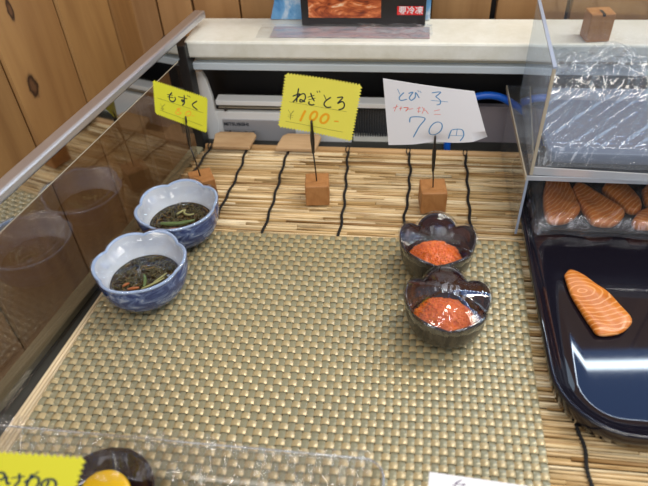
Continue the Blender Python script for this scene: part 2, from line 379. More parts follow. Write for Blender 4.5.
# ------------------------------------------------------------ bamboo mats
def bamboo(name, x0, x1, y0, y1, label, xcut=None, bar=None):
    t = thing(name, (0, y0, 0), label, 'bamboo mat'); parts = []
    y = y0
    while y < y1:
        wd = random.uniform(.0016, .0030); x = x0+random.uniform(-.004, .004)
        if xcut: x = xcut(y)+random.uniform(-.003, .004)
        while x < x1:
            ln = random.uniform(.05, .22); xe = min(x+ln, x1+random.uniform(-.003, .003))
            if xe-x < .01: break
            dy = random.uniform(-.0008, .0008); dz = random.uniform(-.0006, .0007); hh = random.uniform(.0022, .0034)
            r = wd*.5*random.uniform(.80, 1.05); dye = dy+random.uniform(-.0009, .0009)
            V = []
            for (xx, d) in ((x, dy), (xe-.0006, dye)):
                for k in range(7):
                    q = PI*k/6; V.append((xx, y-y0+d-math.cos(q)*r, -.0010+dz+hh*(.35+.65*math.sin(q)**.6) if 0 < k < 6 else -.0010+dz))
            Fc = [(k, k+7, k+8, k+1) for k in range(6)]+[(0, 1, 2, 3, 4, 5, 6), (13, 12, 11, 10, 9, 8, 7)]
            parts.append((V, Fc)); x = xe
        y += wd
    build('bamboo_splints', *join(parts), M['bamboo'], t, True)
    if bar:
        pts = [(x, y1-y0+.0028, .0030) for x in (x0, (x0+x1)/2, x1)]
        V, Fc = tubevf(pts, .0038, 12); build('end_bar', V, Fc, M['bar'], t)
    return t
def string(t, y0, xs, ya, yb, knot=True):
    # two strands twisted round each other, laid over the splints; xs = [(y, x)]
    ys = [p[0] for p in xs]; xx = [p[1] for p in xs]; order = np.argsort(ys); ys = np.array(ys)[order]; xx = np.array(xx)[order]
    parts = []; n = int((yb-ya)/.0006)
    for ph in (0, PI):
        P = []
        for i in range(n+1):
            y = ya+(yb-ya)*i/n; q = y/.0056*2*PI+ph
            P.append((float(np.interp(y, ys, xx))+math.cos(q)*.00085+.0008*math.sin(y*190), y-y0, .0036+math.sin(q)*.0005))
        parts.append(tubevf(P, .00080, 6))
    if knot:
        x = float(np.interp(yb, ys, xx)); yl = yb-y0
        parts.append(tubevf(smoothpath([(x-.0012, yl-.004, .0042), (x-.0026, yl, .0062), (x-.0012, yl+.0052, .0074), (x+.0012, yl+.0052, .0074), (x+.0016, yl, .0066), (x, yl-.004, .0048)]), .0007, 6))
    build('binding_string', *join(parts), M['string'], t)
mA = bamboo('bamboo_mat', -.238, .36, .425, .606, 'split bamboo rolling mat with black strings lying along the back of the case',
            xcut=lambda y: -.2405-.16*(.606-y), bar=True)
for xs in ([(.425, -.252), (.50,-.243), (.573, -.2355), (.614, -.231)], [(.425, -.190), (.499, -.189), (.53, -.186), (.576, -.185), (.617, -.188)],
           [(.425, -.137), (.494, -.135), (.53, -.135), (.568, -.136), (.615, -.135)], [(.425, -.059), (.499, -.058), (.544, -.060), (.614, -.064)],
           [(.425, .005), (.49, .006), (.521, .009), (.577, .0105), (.614, .007)], [(.425, .072), (.516, .072), (.561, .073), (.613, .073)],
           [(.425, .137), (.613, .138)], [(.425, .20), (.613, .20)], [(.425, .265), (.613, .265)]):
    string(mA, .425, xs, .428, .606)
mB = bamboo('bamboo_mat', -.262, .34, .115, .4245, 'bamboo rolling mat seen in the gap between the woven placemat and the black tray')
for xs in ([(.1, .1355), (.214, .136), (.237, .1362), (.264, .135), (.43, .136)], [(.1, .20), (.43, .201)], [(.1, .265), (.43, .266)], [(.1, .07), (.43, .07)], [(.1, -.23), (.43, -.23)]):
    string(mB, .115, xs, .117, .422, False)

# pale wooden lath at the left edge
La, Lb = Vector((-.2925, .185, .0020)), Vector((-.2650, .425, .0020)); d = (Lb-La).normalized(); nrm = Vector((d.y, -d.x, 0)); parts = []
M['lath'] = wood('pale_lath_wood', (.80, .68, .48), (.66, .52, .33), 50, (1, .06, 1), .5)
for k in range(5):
    o0 = nrm*(k*.0031+.0002); parts.append(tubevf([La+o0+nrm*.0013+Vector((0, 0, -.0030)), Lb+o0+nrm*.0013+Vector((0, 0, -.0030))], .0014, 8))
props(build('wooden_lath', *join(parts), M['lath']), 'thin pale wooden lath of joined sticks along the left edge of the woven placemat', 'lath')

# ------------------------------------------------------------ woven placemat
def placemat():
    cw, ch = .006, .0064; nx, ny = 65, 51; x0, y0 = -.2720, .126
    V, Fc, mi = [], [], []
    A = .00085; zc = .0052
    def skew(x, y):                # the right edge runs slightly inwards towards the front
        return x-(.462-y)*.028*max(0, (x+.05)/.165)+(y-.21)*.035*max(0, (-.05-x)/.22)-.002*max(0, x/.11)+.0006*math.sin(y*31+x*9), y+.0008*math.sin(x*23)+.018*x
    ns = 5
    def strip(L_, fn, m):
        k = len(V)
        for i in range(L_):
            for j in range(4): V.append(fn(i, j))
        for i in range(L_-1):
            for j in range(3): Fc.append((k+i*4+j, k+i*4+j+1, k+i*4+j+5, k+i*4+j+4)); mi.append(m)
    def prof(t, ph):
        s = math.sin(PI*t+ph); return math.copysign(abs(s)**.7, s)
    for i in range(nx):            # warp, running away from the camera
        def fn(a, j, i=i):
            t = a/ns; u = (j/3-.5)*.82; crown = -.00045*(2*u)**2
            x, y = skew(x0+(i+.5+u)*cw, y0+t*ch)
            return (x, y, zc+A*prof(t, PI*(i % 2))*.75+crown)
        strip(ny*ns+1, fn, 1)
    for j2 in range(ny):           # weft, running across
        def fn(a, j, r=j2):
            t = a/ns; u = (j/3-.5)*.80; crown = -.0007*(2*u)**2
            x, y = skew(x0+t*cw, y0+(r+.5+u)*ch)
            return (x, y, zc+.0001-A*prof(t, PI*(r % 2))+crown)
        k = len(V); strip(nx*ns+1, fn, 0)
    return V, Fc, mi
V, Fc, mi = placemat()
props(build('woven_placemat', V, Fc, [M['weft'], M['warp']], None, True, mi), 'large beige and olive basketweave vinyl placemat filling the middle of the case', 'placemat')

# ------------------------------------------------------------ bowls
def lathe_flower(name, parent, prof, lobes, depth, zwave, m, ph=0, n=96, powr=1.0, thick=None):
    # prof: list of (r, z, w) where w says how far the lobes apply
    def fn(u, v):
        i = int(round(v*(len(prof)-1))); r, z, wgt = prof[i]; q = 2*PI*u
        lb = abs(math.cos(lobes*(q-ph)/2))**powr
        rr = r*(1-depth*wgt*(1-lb)); return (rr*math.cos(q), rr*math.sin(q), z+zwave*wgt*(lb-.5))
    return build(name, *gridvf(n, len(prof), fn, True), m, parent, True)
def white_bowl(name, loc, rz, label, R=.0425, H=.047):
    t = thing(name, loc, label, 'bowl', 'blue and white bowls by the glass', rz)
    k = 14
    outer = [(.0185, 0, 0), (.0195, .001, 0), (.0190, .006, 0)]+[(.019+(R-.019)*math.sin(a)**.75, .006+(H-.0075)*(1-math.cos(a)), (i/k)**2) for i, a in ((i, i/k*PI/2) for i in range(1, k+1))]
    lathe_flower('outer_wall', t, outer, 6, .075, .0022, M['porc_out'], powr=.8)
    rim = [(R, H-.0015, 1), (R+.0003, H-.0004, 1), (R-.0003, H+.0004, 1), (R-.0018, H+.0003, 1), (R-.0026, H-.0010, 1)]
    lathe_flower('rim', t, rim, 6, .075, .0022, M['porc_rim'], powr=.8)
    R2 = R-.0026
    inner = [(.0005, .0085, 0), (.012, .0086, 0)]+[(.014+(R2-.014)*math.sin(a)**.8, .009+(H-.010)*(1-math.cos(a)), (i/k)**2) for i, a in ((i, i/k*PI/2) for i in range(1, k+1))]
    lathe_flower('inner_wall', t, inner, 6, .075, .0022, M['porc_in'], powr=.8)
    lathe_flower('foot', t, [(.0005, .0015, 0), (.016, .0015, 0), (.0165, 0, 0), (.0185, 0, 0)], 6, 0, 0, M['porc_out'])
    return t
ZM = .0063
def rad_at(z, R=.0364, H=.0415):
    q = (z-.009)/(H-.010); a = math.acos(max(-1, 1-q)); return .014+(R-.014)*math.sin(a)**.8
def mozuku(loc, rz, label, seed, bright):
    rnd = random.Random(seed)
    t = thing('seaweed_salad', loc, label, 'seaweed', 'seaweed in the blue and white bowls', rz)
    zt = .0205; R = rad_at(zt)-.0012; parts = []
    build('broth', *gridvf(40, 8, lambda u, v: (R*v*math.cos(2*PI*u)+1e-6, R*v*math.sin(2*PI*u), zt-.0012+.0008*hashn(v*math.cos(2*PI*u)*6, v*math.sin(2*PI*u)*6)), True), M['broth'], t)
    for i in range(190):
        q = rnd.uniform(0, 2*PI); r = R*.88*math.sqrt(rnd.random()); x, y = r*math.cos(q), r*math.sin(q); P = []; a = rnd.uniform(0, 2*PI)
        for k in range(6):
            P.append((x, y, zt+.0003+.0022*rnd.random()*(1-r/R*.4))); a += rnd.uniform(-.9, .9); x += .0024*math.cos(a); y += .0024*math.sin(a)
            rr = math.hypot(x, y)
            if rr > R*.9: x *= R*.9/rr; y *= R*.9/rr
        parts.append(tubevf(smoothpath(P, 3), .00050, 5))
    build('seaweed_strands', *join(parts), M['seaweed'], t)
    def sliver(name, x, y, a, ln, wd, mm, z=.0030, curl=.3):
        P = [(x+ln*(s-.5)*math.cos(a+curl*(s-.5)), y+ln*(s-.5)*math.sin(a+curl*(s-.5)), zt+z+.0008*math.sin(s*PI)) for s in (0, .2, .4, .6, .8, 1)]
        build(name, *tubevf(smoothpath(P, 3), [wd*(.45+.55*math.sin(PI*min(1, .12+i/15*.8))) for i in range(16)], 8), mm, t)
    return t, sliver
BP = (-.2210, .3575, ZM); BQ = (-.2127, .4375, ZM)
white_bowl('flower_bowl', BP, .25, 'blue and white flower-rimmed bowl of dark seaweed, the nearer of two by the glass', .0405, .0420)
white_bowl('flower_bowl', BQ, .55, 'blue and white flower-rimmed bowl of dark seaweed, the farther of two by the glass', .0402, .0415)
t, sl = mozuku(BP, 0, 'dark seaweed in vinegar with yellow slivers in the nearer blue and white bowl', 3, 1)
sl('ginger_sliver', .012, -.010, .75, .022, .0010, M['ginger']); sl('ginger_sliver', .016, -.002, 1.0, .015, .0008, M['ginger']); sl('cucumber_sliver', .003, -.006, 1.9, .016, .0015, M['cucumber'])
sl('carrot_sliver', -.004, -.017, .3, .010, .0014, M['carrot']); sl('carrot_sliver', -.012, -.013, .8, .006, .0012, M['carrot'])
t, sl = mozuku(BQ, 0, 'dark seaweed in vinegar with green cucumber slivers in the farther blue and white bowl', 9, 1)
sl('cucumber_sliver', -.004, -.009, .12, .026, .0022, M['cucumber']); sl('cucumber_sliver', .006, -.006, .35, .02, .0018, M['cucumber']); sl('ginger_sliver', .004, .006, -.5, .016, .0010, M['ginger'], .0034, 1.5)
sl('ginger_sliver', -.002, .010, .9, .010, .0010, M['ginger']); sl('carrot_sliver', .000, -.016, .1, .012, .0010, M['carrot'])

def lacquer_bowl(loc, rz, label, R=.0340, H=.036):
    t = thing('petal_bowl', loc, label, 'bowl', 'dark petal bowls of roe', rz); k = 14
    outer = [(.0150, 0, 0), (.0165, .0008, 0), (.0165, .005, 0)]+[(.0165+(R-.0165)*math.sin(a)**.7, .005+(H-.006)*(1-math.cos(a)), (i/k)**1.6) for i, a in ((i, i/k*PI/2) for i in range(1, k+1))]
    lathe_flower('outer_wall', t, outer, 5, .12, .0085, M['lacq_out'], powr=.75)
    R2 = R-.0022
    inner = [(R, H-.001, 1), (R-.0003, H+.0003, 1), (R-.0012, H+.0006, 1), (R2, H-.0008, 1)]+[(.012+(R2-.012)*math.sin(a)**.75, .008+(H-.0105)*(1-math.cos(a)), (i/k)**1.6) for i, a in ((i, i/k*PI/2) for i in range(k-1, -1, -1))]+[(.0005, .008, 0)]
    lathe_flower('inner_wall', t, inner, 5, .12, .0085, M['lacq_in'], powr=.75)
    lathe_flower('foot', t, [(.0005, .001, 0), (.013, .001, 0), (.0135, 0, 0), (.015, 0, 0)], 5, 0, 0, M['lacq_out'])
    return t
ico_v = []; ico_f = []
_p = (1+5**.5)/2
ico_v = [Vector(v).normalized() for v in [(-1, _p, 0), (1, _p, 0), (-1, -_p, 0), (1, -_p, 0), (0, -1, _p), (0, 1, _p), (0, -1, -_p), (0, 1, -_p), (_p, 0, -1), (_p, 0, 1), (-_p, 0, -1), (-_p, 0, 1)]]
ico_f = [(0, 11, 5), (0, 5, 1), (0, 1, 7), (0, 7, 10), (0, 10, 11), (1, 5, 9), (5, 11, 4), (11, 10, 2), (10, 7, 6), (7, 1, 8), (3, 9, 4), (3, 4, 2), (3, 2, 6), (3, 6, 8), (3, 8, 9), (4, 9, 5), (2, 4, 11), (6, 2, 10), (8, 6, 7), (9, 8, 1)]
def roe(loc, label, seed, cx=0, cy=0, R=.0225, H=.010):
    rnd = random.Random(seed); t = thing('fish_roe', loc, label, 'fish roe', 'orange roe in the dark bowls')
    t['kind'] = 'stuff'
    def hz(x, y):
        r = min(1, math.hypot(x-cx, y-cy)/R); return .0125+H*(1-r**2.2)+.0045*(hashn(x*170+seed, y*170)-.5)+.0022*(hashn(x*420, y*420+seed)-.5)
    V, Fc = gridvf(60, 22, lambda u, v: (cx+R*v*math.cos(2*PI*u), cy+R*v*math.sin(2*PI*u), hz(cx+R*v*math.cos(2*PI*u), cy+R*v*math.sin(2*PI*u))), True)
    build('roe_mound', V, Fc, M['roebase'], t)
    parts = []
    for i in range(1500):
        q = rnd.uniform(0, 2*PI); r = R*math.sqrt(rnd.random()); x, y = cx+r*math.cos(q), cy+r*math.sin(q); z = hz(x, y)+.0001; s = rnd.uniform(.00055, .00085)
        parts.append(([(x+v.x*s, y+v.y*s, z+v.z*s) for v in ico_v], ico_f))
    o = build('roe_grains', *join(parts), M['roe'], t); o['kind'] = 'stuff'
DP = (.0415, .3375, ZM); DQ = (.0350, .4085, ZM)
lacquer_bowl(DP, math.radians(20), 'dark brown petal-rimmed bowl of orange roe under shiny film, nearer the front of the placemat', .0345, .036)
lacquer_bowl(DQ, math.radians(-54+0), 'dark brown petal-rimmed bowl of orange roe, the farther one before the wooden holder block', .0342, .036)
roe(DP, 'bright orange fish roe under glossy film in the nearer dark bowl', 4, -.001, -.001, .0250, .013)
roe(DQ, 'bright orange fish roe heaped in the farther dark bowl', 8, .000, -.001, .0250, .014)

# cling film stretched over bowls
def bowl_film(loc, rz, label, R, H, lobes, depth, zwave, sag, seed, m, skirt=.012, powr=.8, gname='cling film over bowls'):
    def fn(u, v):
        q = 2*PI*u; lb = abs(math.cos(lobes*q/2))**powr
        if v < .75:
            s = v/.75; rr = R*(1-depth*(1-lb)*s*s)*s+1e-5
            wr = .0006*math.sin(q*7+seed)*s*s*(1-s)*4+.0004*(hashn(rr*math.cos(q)*120+seed, rr*math.sin(q)*120)-.5)
            z = H+zwave*(lb-.5)*s**3+sag*(1-s*s)+wr+.0006
        else:
            s = (v-.75)/.25; ru = R*(1-depth*(1-lb)); rr = ru+.0008-.0095*s*s*(R/.037)+.0006*math.sin(q*23+seed)*s; z = H+.0006+zwave*(lb-.5)*(1-s*.6)-skirt*s
        return (rr*math.cos(q), rr*math.sin(q), z)
    o = build('cling_film', *gridvf(120, 29, fn, True), m); o.location = loc; o.rotation_euler = (0, 0, rz)
    return props(o, label, 'cling film', gname)
bowl_film(BP, .25, 'cling film stretched tight over the nearer blue and white bowl', .0409, .0425, 6, .075, .0022, -.004, 2, M['film'])
bowl_film(BQ, .55, 'cling film stretched over the farther blue and white bowl', .0406, .0420, 6, .075, .0022, -.006, 5, M['film'])
bowl_film(DP, math.radians(20), 'shiny domed cling film over the nearer dark bowl of roe', .0350, .0368, 5, .11, .0075, .010, 3, M['filmb'], .020, .75)
bowl_film(DQ, math.radians(-54), 'cling film over the farther dark bowl of roe', .0347, .0368, 5, .11, .0080, -.003, 8, M['film'], .018, .75)

# ------------------------------------------------------------ price cards on wooden holders
def homog(src):      # crop pixel corners TL TR BR BL -> unit square
    dst = [(0, 0), (1, 0), (1, 1), (0, 1)]; A, B = [], []
    for (x, y), (u, v) in zip(src, dst):
        A += [[x, y, 1, 0, 0, 0, -u*x, -u*y], [0, 0, 0, x, y, 1, -v*x, -v*y]]; B += [u, v]
    h = np.linalg.solve(np.array(A, float), np.array(B, float)); h = np.append(h, 1).reshape(3, 3)
    def f(p): q = h @ np.array([p[0], p[1], 1.]); return q[0]/q[2], q[1]/q[2]
    return f
def card(name, c3, m, label, zig=True, group='price cards', curl=0.0, nseg=(24, 18), ztooth=.0019, dimple=None):
    """c3: the four corners TL TR BR BL in space"""
    TL, TR, BR, BL = c3; nrm = (TR-TL).cross(BL-TL).normalized()   # faces away from the camera
    if nrm.dot(TL-CAM) < 0: nrm = -nrm
    def P(u, v, off=0):
        p = TL*(1-u)*(1-v)+TR*u*(1-v)+BR*u*v+BL*(1-u)*v
        b = curl*math.sin(PI*u)
        if dimple: b += dimple[2]*math.exp(-((u-dimple[0])**2+(v-dimple[1])**2)/.02)
        if curl < 0: b += .004*max(0, u-.85)*max(0, v-.8)*60
        return p+nrm*(b+off)
    W = (TR-TL).length; Hh = (BL-TL).length; nu, nv = nseg
    top = [(i/nu, 0) for i in range(nu)]+[(1, j/nv) for j in range(nv)]+[(1-i/nu, 1) for i in range(nu)]+[(0, 1-j/nv) for j in range(nv)]
    # grid with its border teeth pushed out
    V, idx = [], {}
    gu, gv = nu*2, nv*2
    for s, off in ((0, 0), (1, .0004)):
        for j in range(gv+1):
            for i in range(gu+1):
                u, v = i/gu, j/gv
                if zig:
                    if j in (0, gv) and i % 2 == 1: v += (-1 if j == 0 else 1)*ztooth/Hh
                    if i in (0, gu) and j % 2 == 1: u += (-1 if i == 0 else 1)*ztooth/W
                idx[s, i, j] = len(V); V.append(P(u, v, off))
    Fc = []
    for j in range(gv):
        for i in range(gu):
            Fc.append((idx[0, i, j], idx[0, i, j+1], idx[0, i+1, j+1], idx[0, i+1, j])); Fc.append((idx[1, i, j], idx[1, i+1, j], idx[1, i+1, j+1], idx[1, i, j+1]))
    ring = [(i, 0) for i in range(gu)]+[(gu, j) for j in range(gv)]+[(i, gv) for i in range(gu, 0, -1)]+[(0, j) for j in range(gv, 0, -1)]
    for a, b in zip(ring, ring[1:]+ring[:1]): Fc.append((idx[0, a[0], a[1]], idx[0, b[0], b[1]], idx[1, b[0], b[1]], idx[1, a[0], a[1]]))
    o = props(build(name, V, Fc, m, None, False), label, 'price card', group)
    return o, P
def write(parent, name, P, src, strokes, m, width):
    f = homog(src); parts = []
    W = (P(1, 0)-P(0, 0)).length; Hh = (P(0, 1)-P(0, 0)).length
    for s in strokes:
        pts = [f(p) for p in s]
        if len(pts) > 2:
            sp = smoothpath([(p[0]*W, p[1]*Hh, 0) for p in pts], 6)
        else: sp = [Vector((p[0]*W, p[1]*Hh, 0)) for p in pts]
        n = len(sp); V = []
        for i, p in enumerate(sp):
            t = (sp[min(i+1, n-1)]-sp[max(i-1, 0)]); t = t.normalized() if t.length > 1e-9 else Vector((1, 0, 0)); q = Vector((-t.y, t.x, 0))*width*(.55 if i in (0, n-1) else 1)*.5
            for k in (p-q, p+q): V.append(P(k.x/W, k.y/Hh, -.00012))
        parts.append((V, [(2*i, 2*i+2, 2*i+3, 2*i+1) for i in range(n-1)]))
    return build(name, *join(parts), m, parent, False)
def oval(cx, cy, rx, ry, sl=0, a0=-1.4, a1=5.1):
    return [(cx+rx*math.cos(a)+sl*ry*-math.sin(a), cy+ry*math.sin(a)) for a in np.linspace(a0, a1, 13)]
def holder(base, clip_lo, clip_hi, rz, label, size=.025, ztop=None, blockmat=None):
    h = thing('card_holder', base, label, 'card holder', 'wooden block card holders', rz); s = size/2
    box('wooden_block', -s, s, -s, s, 0, size, blockmat or M['block'], h, .0012)
    iv = Matrix.Rotation(-rz, 3, 'Z'); B = Vector(base)
    a = iv @ (Vector(clip_lo)-B); b = iv @ (Vector(clip_hi)-B)
    stem = build('wire_stem', *tubevf([(a.x*.1, a.y*.1, size-.004), (a.x*.5, a.y*.5, (size+a.z)/2), a], .00075, 8), M['wire'], h)
    # crocodile clip: two jaws and a little spring
    d = (b-a)
    for sgn in (-1, 1):
        P = [a+Vector((sgn*.0004, sgn*.0004, 0)), a+d*.35+Vector((sgn*.0009, sgn*.0012, 0)), a+d*.6+Vector((sgn*.0008, sgn*.0012, 0)), b+Vector((sgn*.0003, sgn*.0009, 0))]
        build('clip_jaw', *tubevf(smoothpath(P, 4), [.0010]*4+[.0012]*5+[.0007]*4, 6), M['wire'], stem)
    return h

# yellow tag with orange 100
Y2 = .50
c2 = [at(286.5, 74.5, Y2), at(360.5, 86, Y2), at(350.5, 140, Y2), at(279.5, 126, Y2)]
o, P = card('price_card', c2, M['yellow2'], 'pale yellow pinked card reading ねぎとろ and 100 in orange, clipped on a wooden block', curl=.0015)
src = [(75, 42), (548, 115), (482, 460), (28, 372)]
ink = [[(148, 130), (140, 175), (134, 218)], [(110, 180), (155, 166), (128, 200), (112, 218)], [(126, 203), (158, 172), (182, 166), (190, 190), (176, 214), (156, 216), (160, 202), (188, 218)],
       [(203, 188), (246, 176)], [(208, 205), (252, 194)], [(222, 160), (232, 190), (246, 214)], [(214, 214), (210, 228), (226, 237), (246, 234)], [(262, 148), (267, 160)], [(276, 147), (282, 158)],
       [(306, 172), (322, 206)], [(352, 188), (316, 214), (308, 236), (326, 252), (354, 250)], [(392, 190), (430, 188), (396, 226), (426, 214), (441, 232), (432, 256), (402, 267)]]
write(o, 'handwriting', P, src, ink, M['ink'], .00125)
write(o, 'printed_lines', P, src, [[(88, 214), (456, 278)], [(64, 340), (430, 410)], [(82, 265), (98, 298)], [(117, 272), (98, 298), (94, 332)], [(80, 299), (114, 305)], [(79, 311), (112, 317)]], M['grayink'], .00045)
write(o, 'orange_price', P, src, [[(188, 272), (172, 305), (155, 342)], oval(240, 308, 20, 28, .35), oval(310, 325, 24, 29, .35), [(372, 340), (402, 342)]], M['orangeink'], .0022)
holder((-.0870, .5120, .0038), (-.0868, .4995, .0700), (-.0866, .4990, .1065), .12, 'wooden block holder with wire stem under the yellow ねぎとろ card')
# white paper card
Y3 = .497
c3 = [at(383, 78.5, Y3), at(474.5, 91.5, Y3), at(488, 141, Y3-.004), at(388.5, 145, Y3)]
o, P = card('price_card', c3, M['paper'], 'white paper card reading とび子 and 70円 in blue pen, clipped on a wooden block', zig=False, curl=-.0015, dimple=(.47, .98, .004))
src = [(18, 28), (548, 100), (625, 385), (48, 410)]
blue = [[(124, 80), (140, 108)], [(168, 98), (136, 122), (146, 138), (188, 132)], [(198, 104), (226, 98), (204, 124), (216, 138), (240, 124), (244, 100), (266, 128)], [(256, 88), (263, 98)], [(268, 92), (277, 102)],
        [(338, 103), (386, 100), (360, 122)], [(360, 122), (386, 142), (384, 160), (366, 164)], [(334, 140), (426, 150)]]
write(o, 'blue_title', P, src, blue, M['blueink'], .0010)
red = [[(88, 178), (126, 170)], [(118, 160), (98, 196)], [(134, 181), (156, 178)], [(148, 170), (140, 192)], [(164, 176), (196, 178), (178, 196)], [(200, 186), (228, 182)], [(252, 182), (276, 178)], [(266, 172), (262, 206)], [(254, 196), (276, 198)],
       [(284, 174), (302, 196)], [(298, 180), (284, 210)], [(304, 190), (322, 212)], [(354, 196), (386, 190)], [(354, 214), (390, 216)]]
write(o, 'red_note', P, src, red, M['redink'], .0009)
write(o, 'blue_price', P, src, [[(206, 260), (218, 229), (302, 236), (268, 286), (232, 354)], oval(366, 300, 34, 42, .3), [(440, 366), (446, 330), (452, 308)], [(452, 308), (480, 303), (506, 310), (514, 345), (500, 378)], [(480, 304), (478, 342)], [(448, 342), (510, 346)]], M['blueink'], .0010)
holder((.0335, .5070, .0038), (.0310, .4955, .0560), (.0300, .4950, .0960), .10, 'wooden block holder with wire stem under the white 70円 card', .026)
# yellow tag by the glass, turned towards it
c1 = [at(153.7, 81.5, .487), at(206.9, 99, .528), at(206.2, 131.6, .520), at(156.2, 113, .482)]
o, P = card('price_card', c1, mat('lime_yellow_card', (.66, .64, .03), .6), 'greenish yellow pinked card reading もずく with a faint orange price, nearest the side glass', curl=.0008, ztooth=.0017)
src = [(30, 45), (460, 185), (455, 450), (50, 300)]
ink = [[(166, 130), (146, 160), (150, 194), (176, 206), (193, 186), (186, 166)], [(130, 148), (172, 154)], [(132, 166), (176, 174)], [(214, 164), (288, 182)], [(262, 150), (264, 196), (250, 206), (242, 192), (262, 196), (266, 214), (248, 236)],
       [(288, 152), (298, 164)], [(303, 158), (313, 170)], [(372, 200), (330, 232), (376, 274)]]
write(o, 'handwriting', P, src, ink, M['ink'], .00125)
write(o, 'printed_lines', P, src, [[(55, 178), (430, 300)], [(75, 275), (422, 402)], [(78, 224), (93, 252)], [(114, 228), (93, 252), (96, 282)], [(80, 256), (108, 264)], [(80, 264), (108, 272)]], M['grayink'], .00045)
write(o, 'orange_price', P, src, [[(236, 262), (206, 264), (222, 284), (240, 298), (214, 308), (194, 292), (236, 262)], oval(298, 302, 22, 18, .2), [(325, 318), (350, 322)]], M['faintorange'], .0010)
holder((-.2130, .5120, .0038), at(190, 146, .507), at(185.5, 117, .5045), .5, 'wooden block holder hidden behind the farther blue and white bowl')

# ------------------------------------------------------------ right side: black tray, salmon, acrylic riser
def rrect(x0, x1, y0, y1, r, n=8):
    P = []
    for cx, cy, a in ((x1-r, y0+r, -PI/2), (x1-r, y1-r, 0), (x0+r, y1-r, PI/2), (x0+r, y0+r, PI)):
        for k in range(n+1): q = a+PI/2*k/n; P.append((cx+r*math.cos(q), cy+r*math.sin(q)))
    return P
def tray_mesh(x0, x1, y0, y1, r, rings):
    # rings: (inset, z)
    V, Fc = [], []; n = 0
    for ins, z in rings:
        P = rrect(x0+ins, x1-ins, y0+ins, y1-ins, max(.003, r-ins)); n = len(P); V += [(x, y, z) for x, y in P]
    for i in range(len(rings)-1):
        for k in range(n): Fc.append((i*n+k, i*n+(k+1) % n, (i+1)*n+(k+1) % n, (i+1)*n+k))
    Fc.append(tuple((len(rings)-1)*n+k for k in range(n))); Fc.append(tuple(range(n))[::-1])
    return V, Fc
tr = thing('serving_tray', (0, 0, .0048), 'large black lacquer tray with rounded corners and a raised rim at the right', 'tray')
V, Fc = tray_mesh(.1165, .42, .238, .600, .052, [(.008, 0), (.004, .001), (.0012, .010), (0, .018), (.0004, .0195), (.0022, .0200), (.0036, .0190), (.0060, .0130), (.0150, .0062), (.0205, .0042), (.0235, .0034), (.026, .0032)])
build('tray_body', V, Fc, M['tray'], tr, True)
ZT = .0048+.0032
def atz(x, y, z):
    d = fw*F + rt*(x-324) - upv*(y-243); return CAM + d*((z-CAM.z)/d.z)
def salmon(outline, z, label, eye, sc, th=.008, seed=0):
    """outline: the slice's edge on the tray, smoothed; the top is gently domed"""
    P = [atz(x, y, z+th*.6) for x, y in outline]; c = sum(P, Vector())/len(P); c.z = z
    pts = smoothpath([p-c for p in P]+[P[0]-c], 5)[:-1]; n = len(pts); V = []
    rings = [(0, 0), (.90, 0), (.975, th*.18), (1, th*.5), (.985, th*.72), (.94, th*.88), (.86, th*.98), (.7, th*1.05), (.5, th*1.09), (.3, th*1.1), (.1, th*1.1)]
    for f, h in rings:
        for p in pts: V.append((p.x*f, p.y*f, h+.0007*math.sin(p.x*f*210+p.y*f*130+seed)*(f < .9)))
    Fc = [(i*n+k, i*n+(k+1) % n, (i+1)*n+(k+1) % n, (i+1)*n+k) for i in range(len(rings)-1) for k in range(n)]+[tuple(range((len(rings)-1)*n, len(rings)*n))]
    e = atz(*eye, z+th)-c
    o = build('salmon_slice', V, Fc, salmonmat('salmon_flesh', (e.x, e.y, 0), sc, seed)); o.location = c
    return props(o, label, 'salmon slice', 'salmon slices')
salmon([(564, 275), (570, 269.5), (582, 274), (596, 284), (608, 292), (620, 305), (632, 319), (628, 328), (618, 334), (599, 335), (590, 325), (580, 310), (570, 293)], ZT,
       'single orange salmon slice with pale fat lines lying alone near the tray front', (582, 291), (.75, 1.15, 0), .0055)
S = [([(546, 181), (565, 180), (572, 190), (577, 202), (580, 211), (568, 221), (551, 222), (545, 214), (543, 196)], 'leftmost wrapped salmon slice at the back of the black tray', (520, 170)),
     ([(572, 189), (578, 183), (594, 192), (610, 202), (624, 211), (622, 219), (612, 225), (594, 223), (586, 214), (579, 203)], 'second wrapped salmon slice from the left at the back of the black tray', (565, 170)),
     ([(602, 188), (608, 182), (622, 183), (634, 193), (641, 203), (640, 211), (630, 211), (616, 201)], 'third wrapped salmon slice from the left, tucked behind its larger neighbour', (595, 170)),
     ([(632, 221), (640, 212), (655, 208), (672, 214), (670, 226), (650, 227), (636, 226)], 'wrapped salmon slice in front at the right edge of the photo', (640, 190)),
     ([(642, 190), (650, 184), (664, 186), (676, 198), (672, 208), (652, 206), (644, 200)], 'wrapped salmon slice at the back by the right edge of the photo', (640, 170))]
for i, (ol, lab, eye) in enumerate(S):
    salmon(ol, ZT+.0042, lab, eye, (1.5, 1.0, 0), .010, i*3.1+2)
plt = thing('food_plate', (0, 0, ZT+.0003), 'thin black plate under the wrapped row of salmon slices', 'plate')
V, Fc = tray_mesh(.136, .40, .468, .562, .010, [(.004, 0), (.002, .0008), (0, .0030), (.0012, .0034), (.004, .0030), (.006, .0026)])
build('plate_body', V, Fc, M['black'], plt, True)
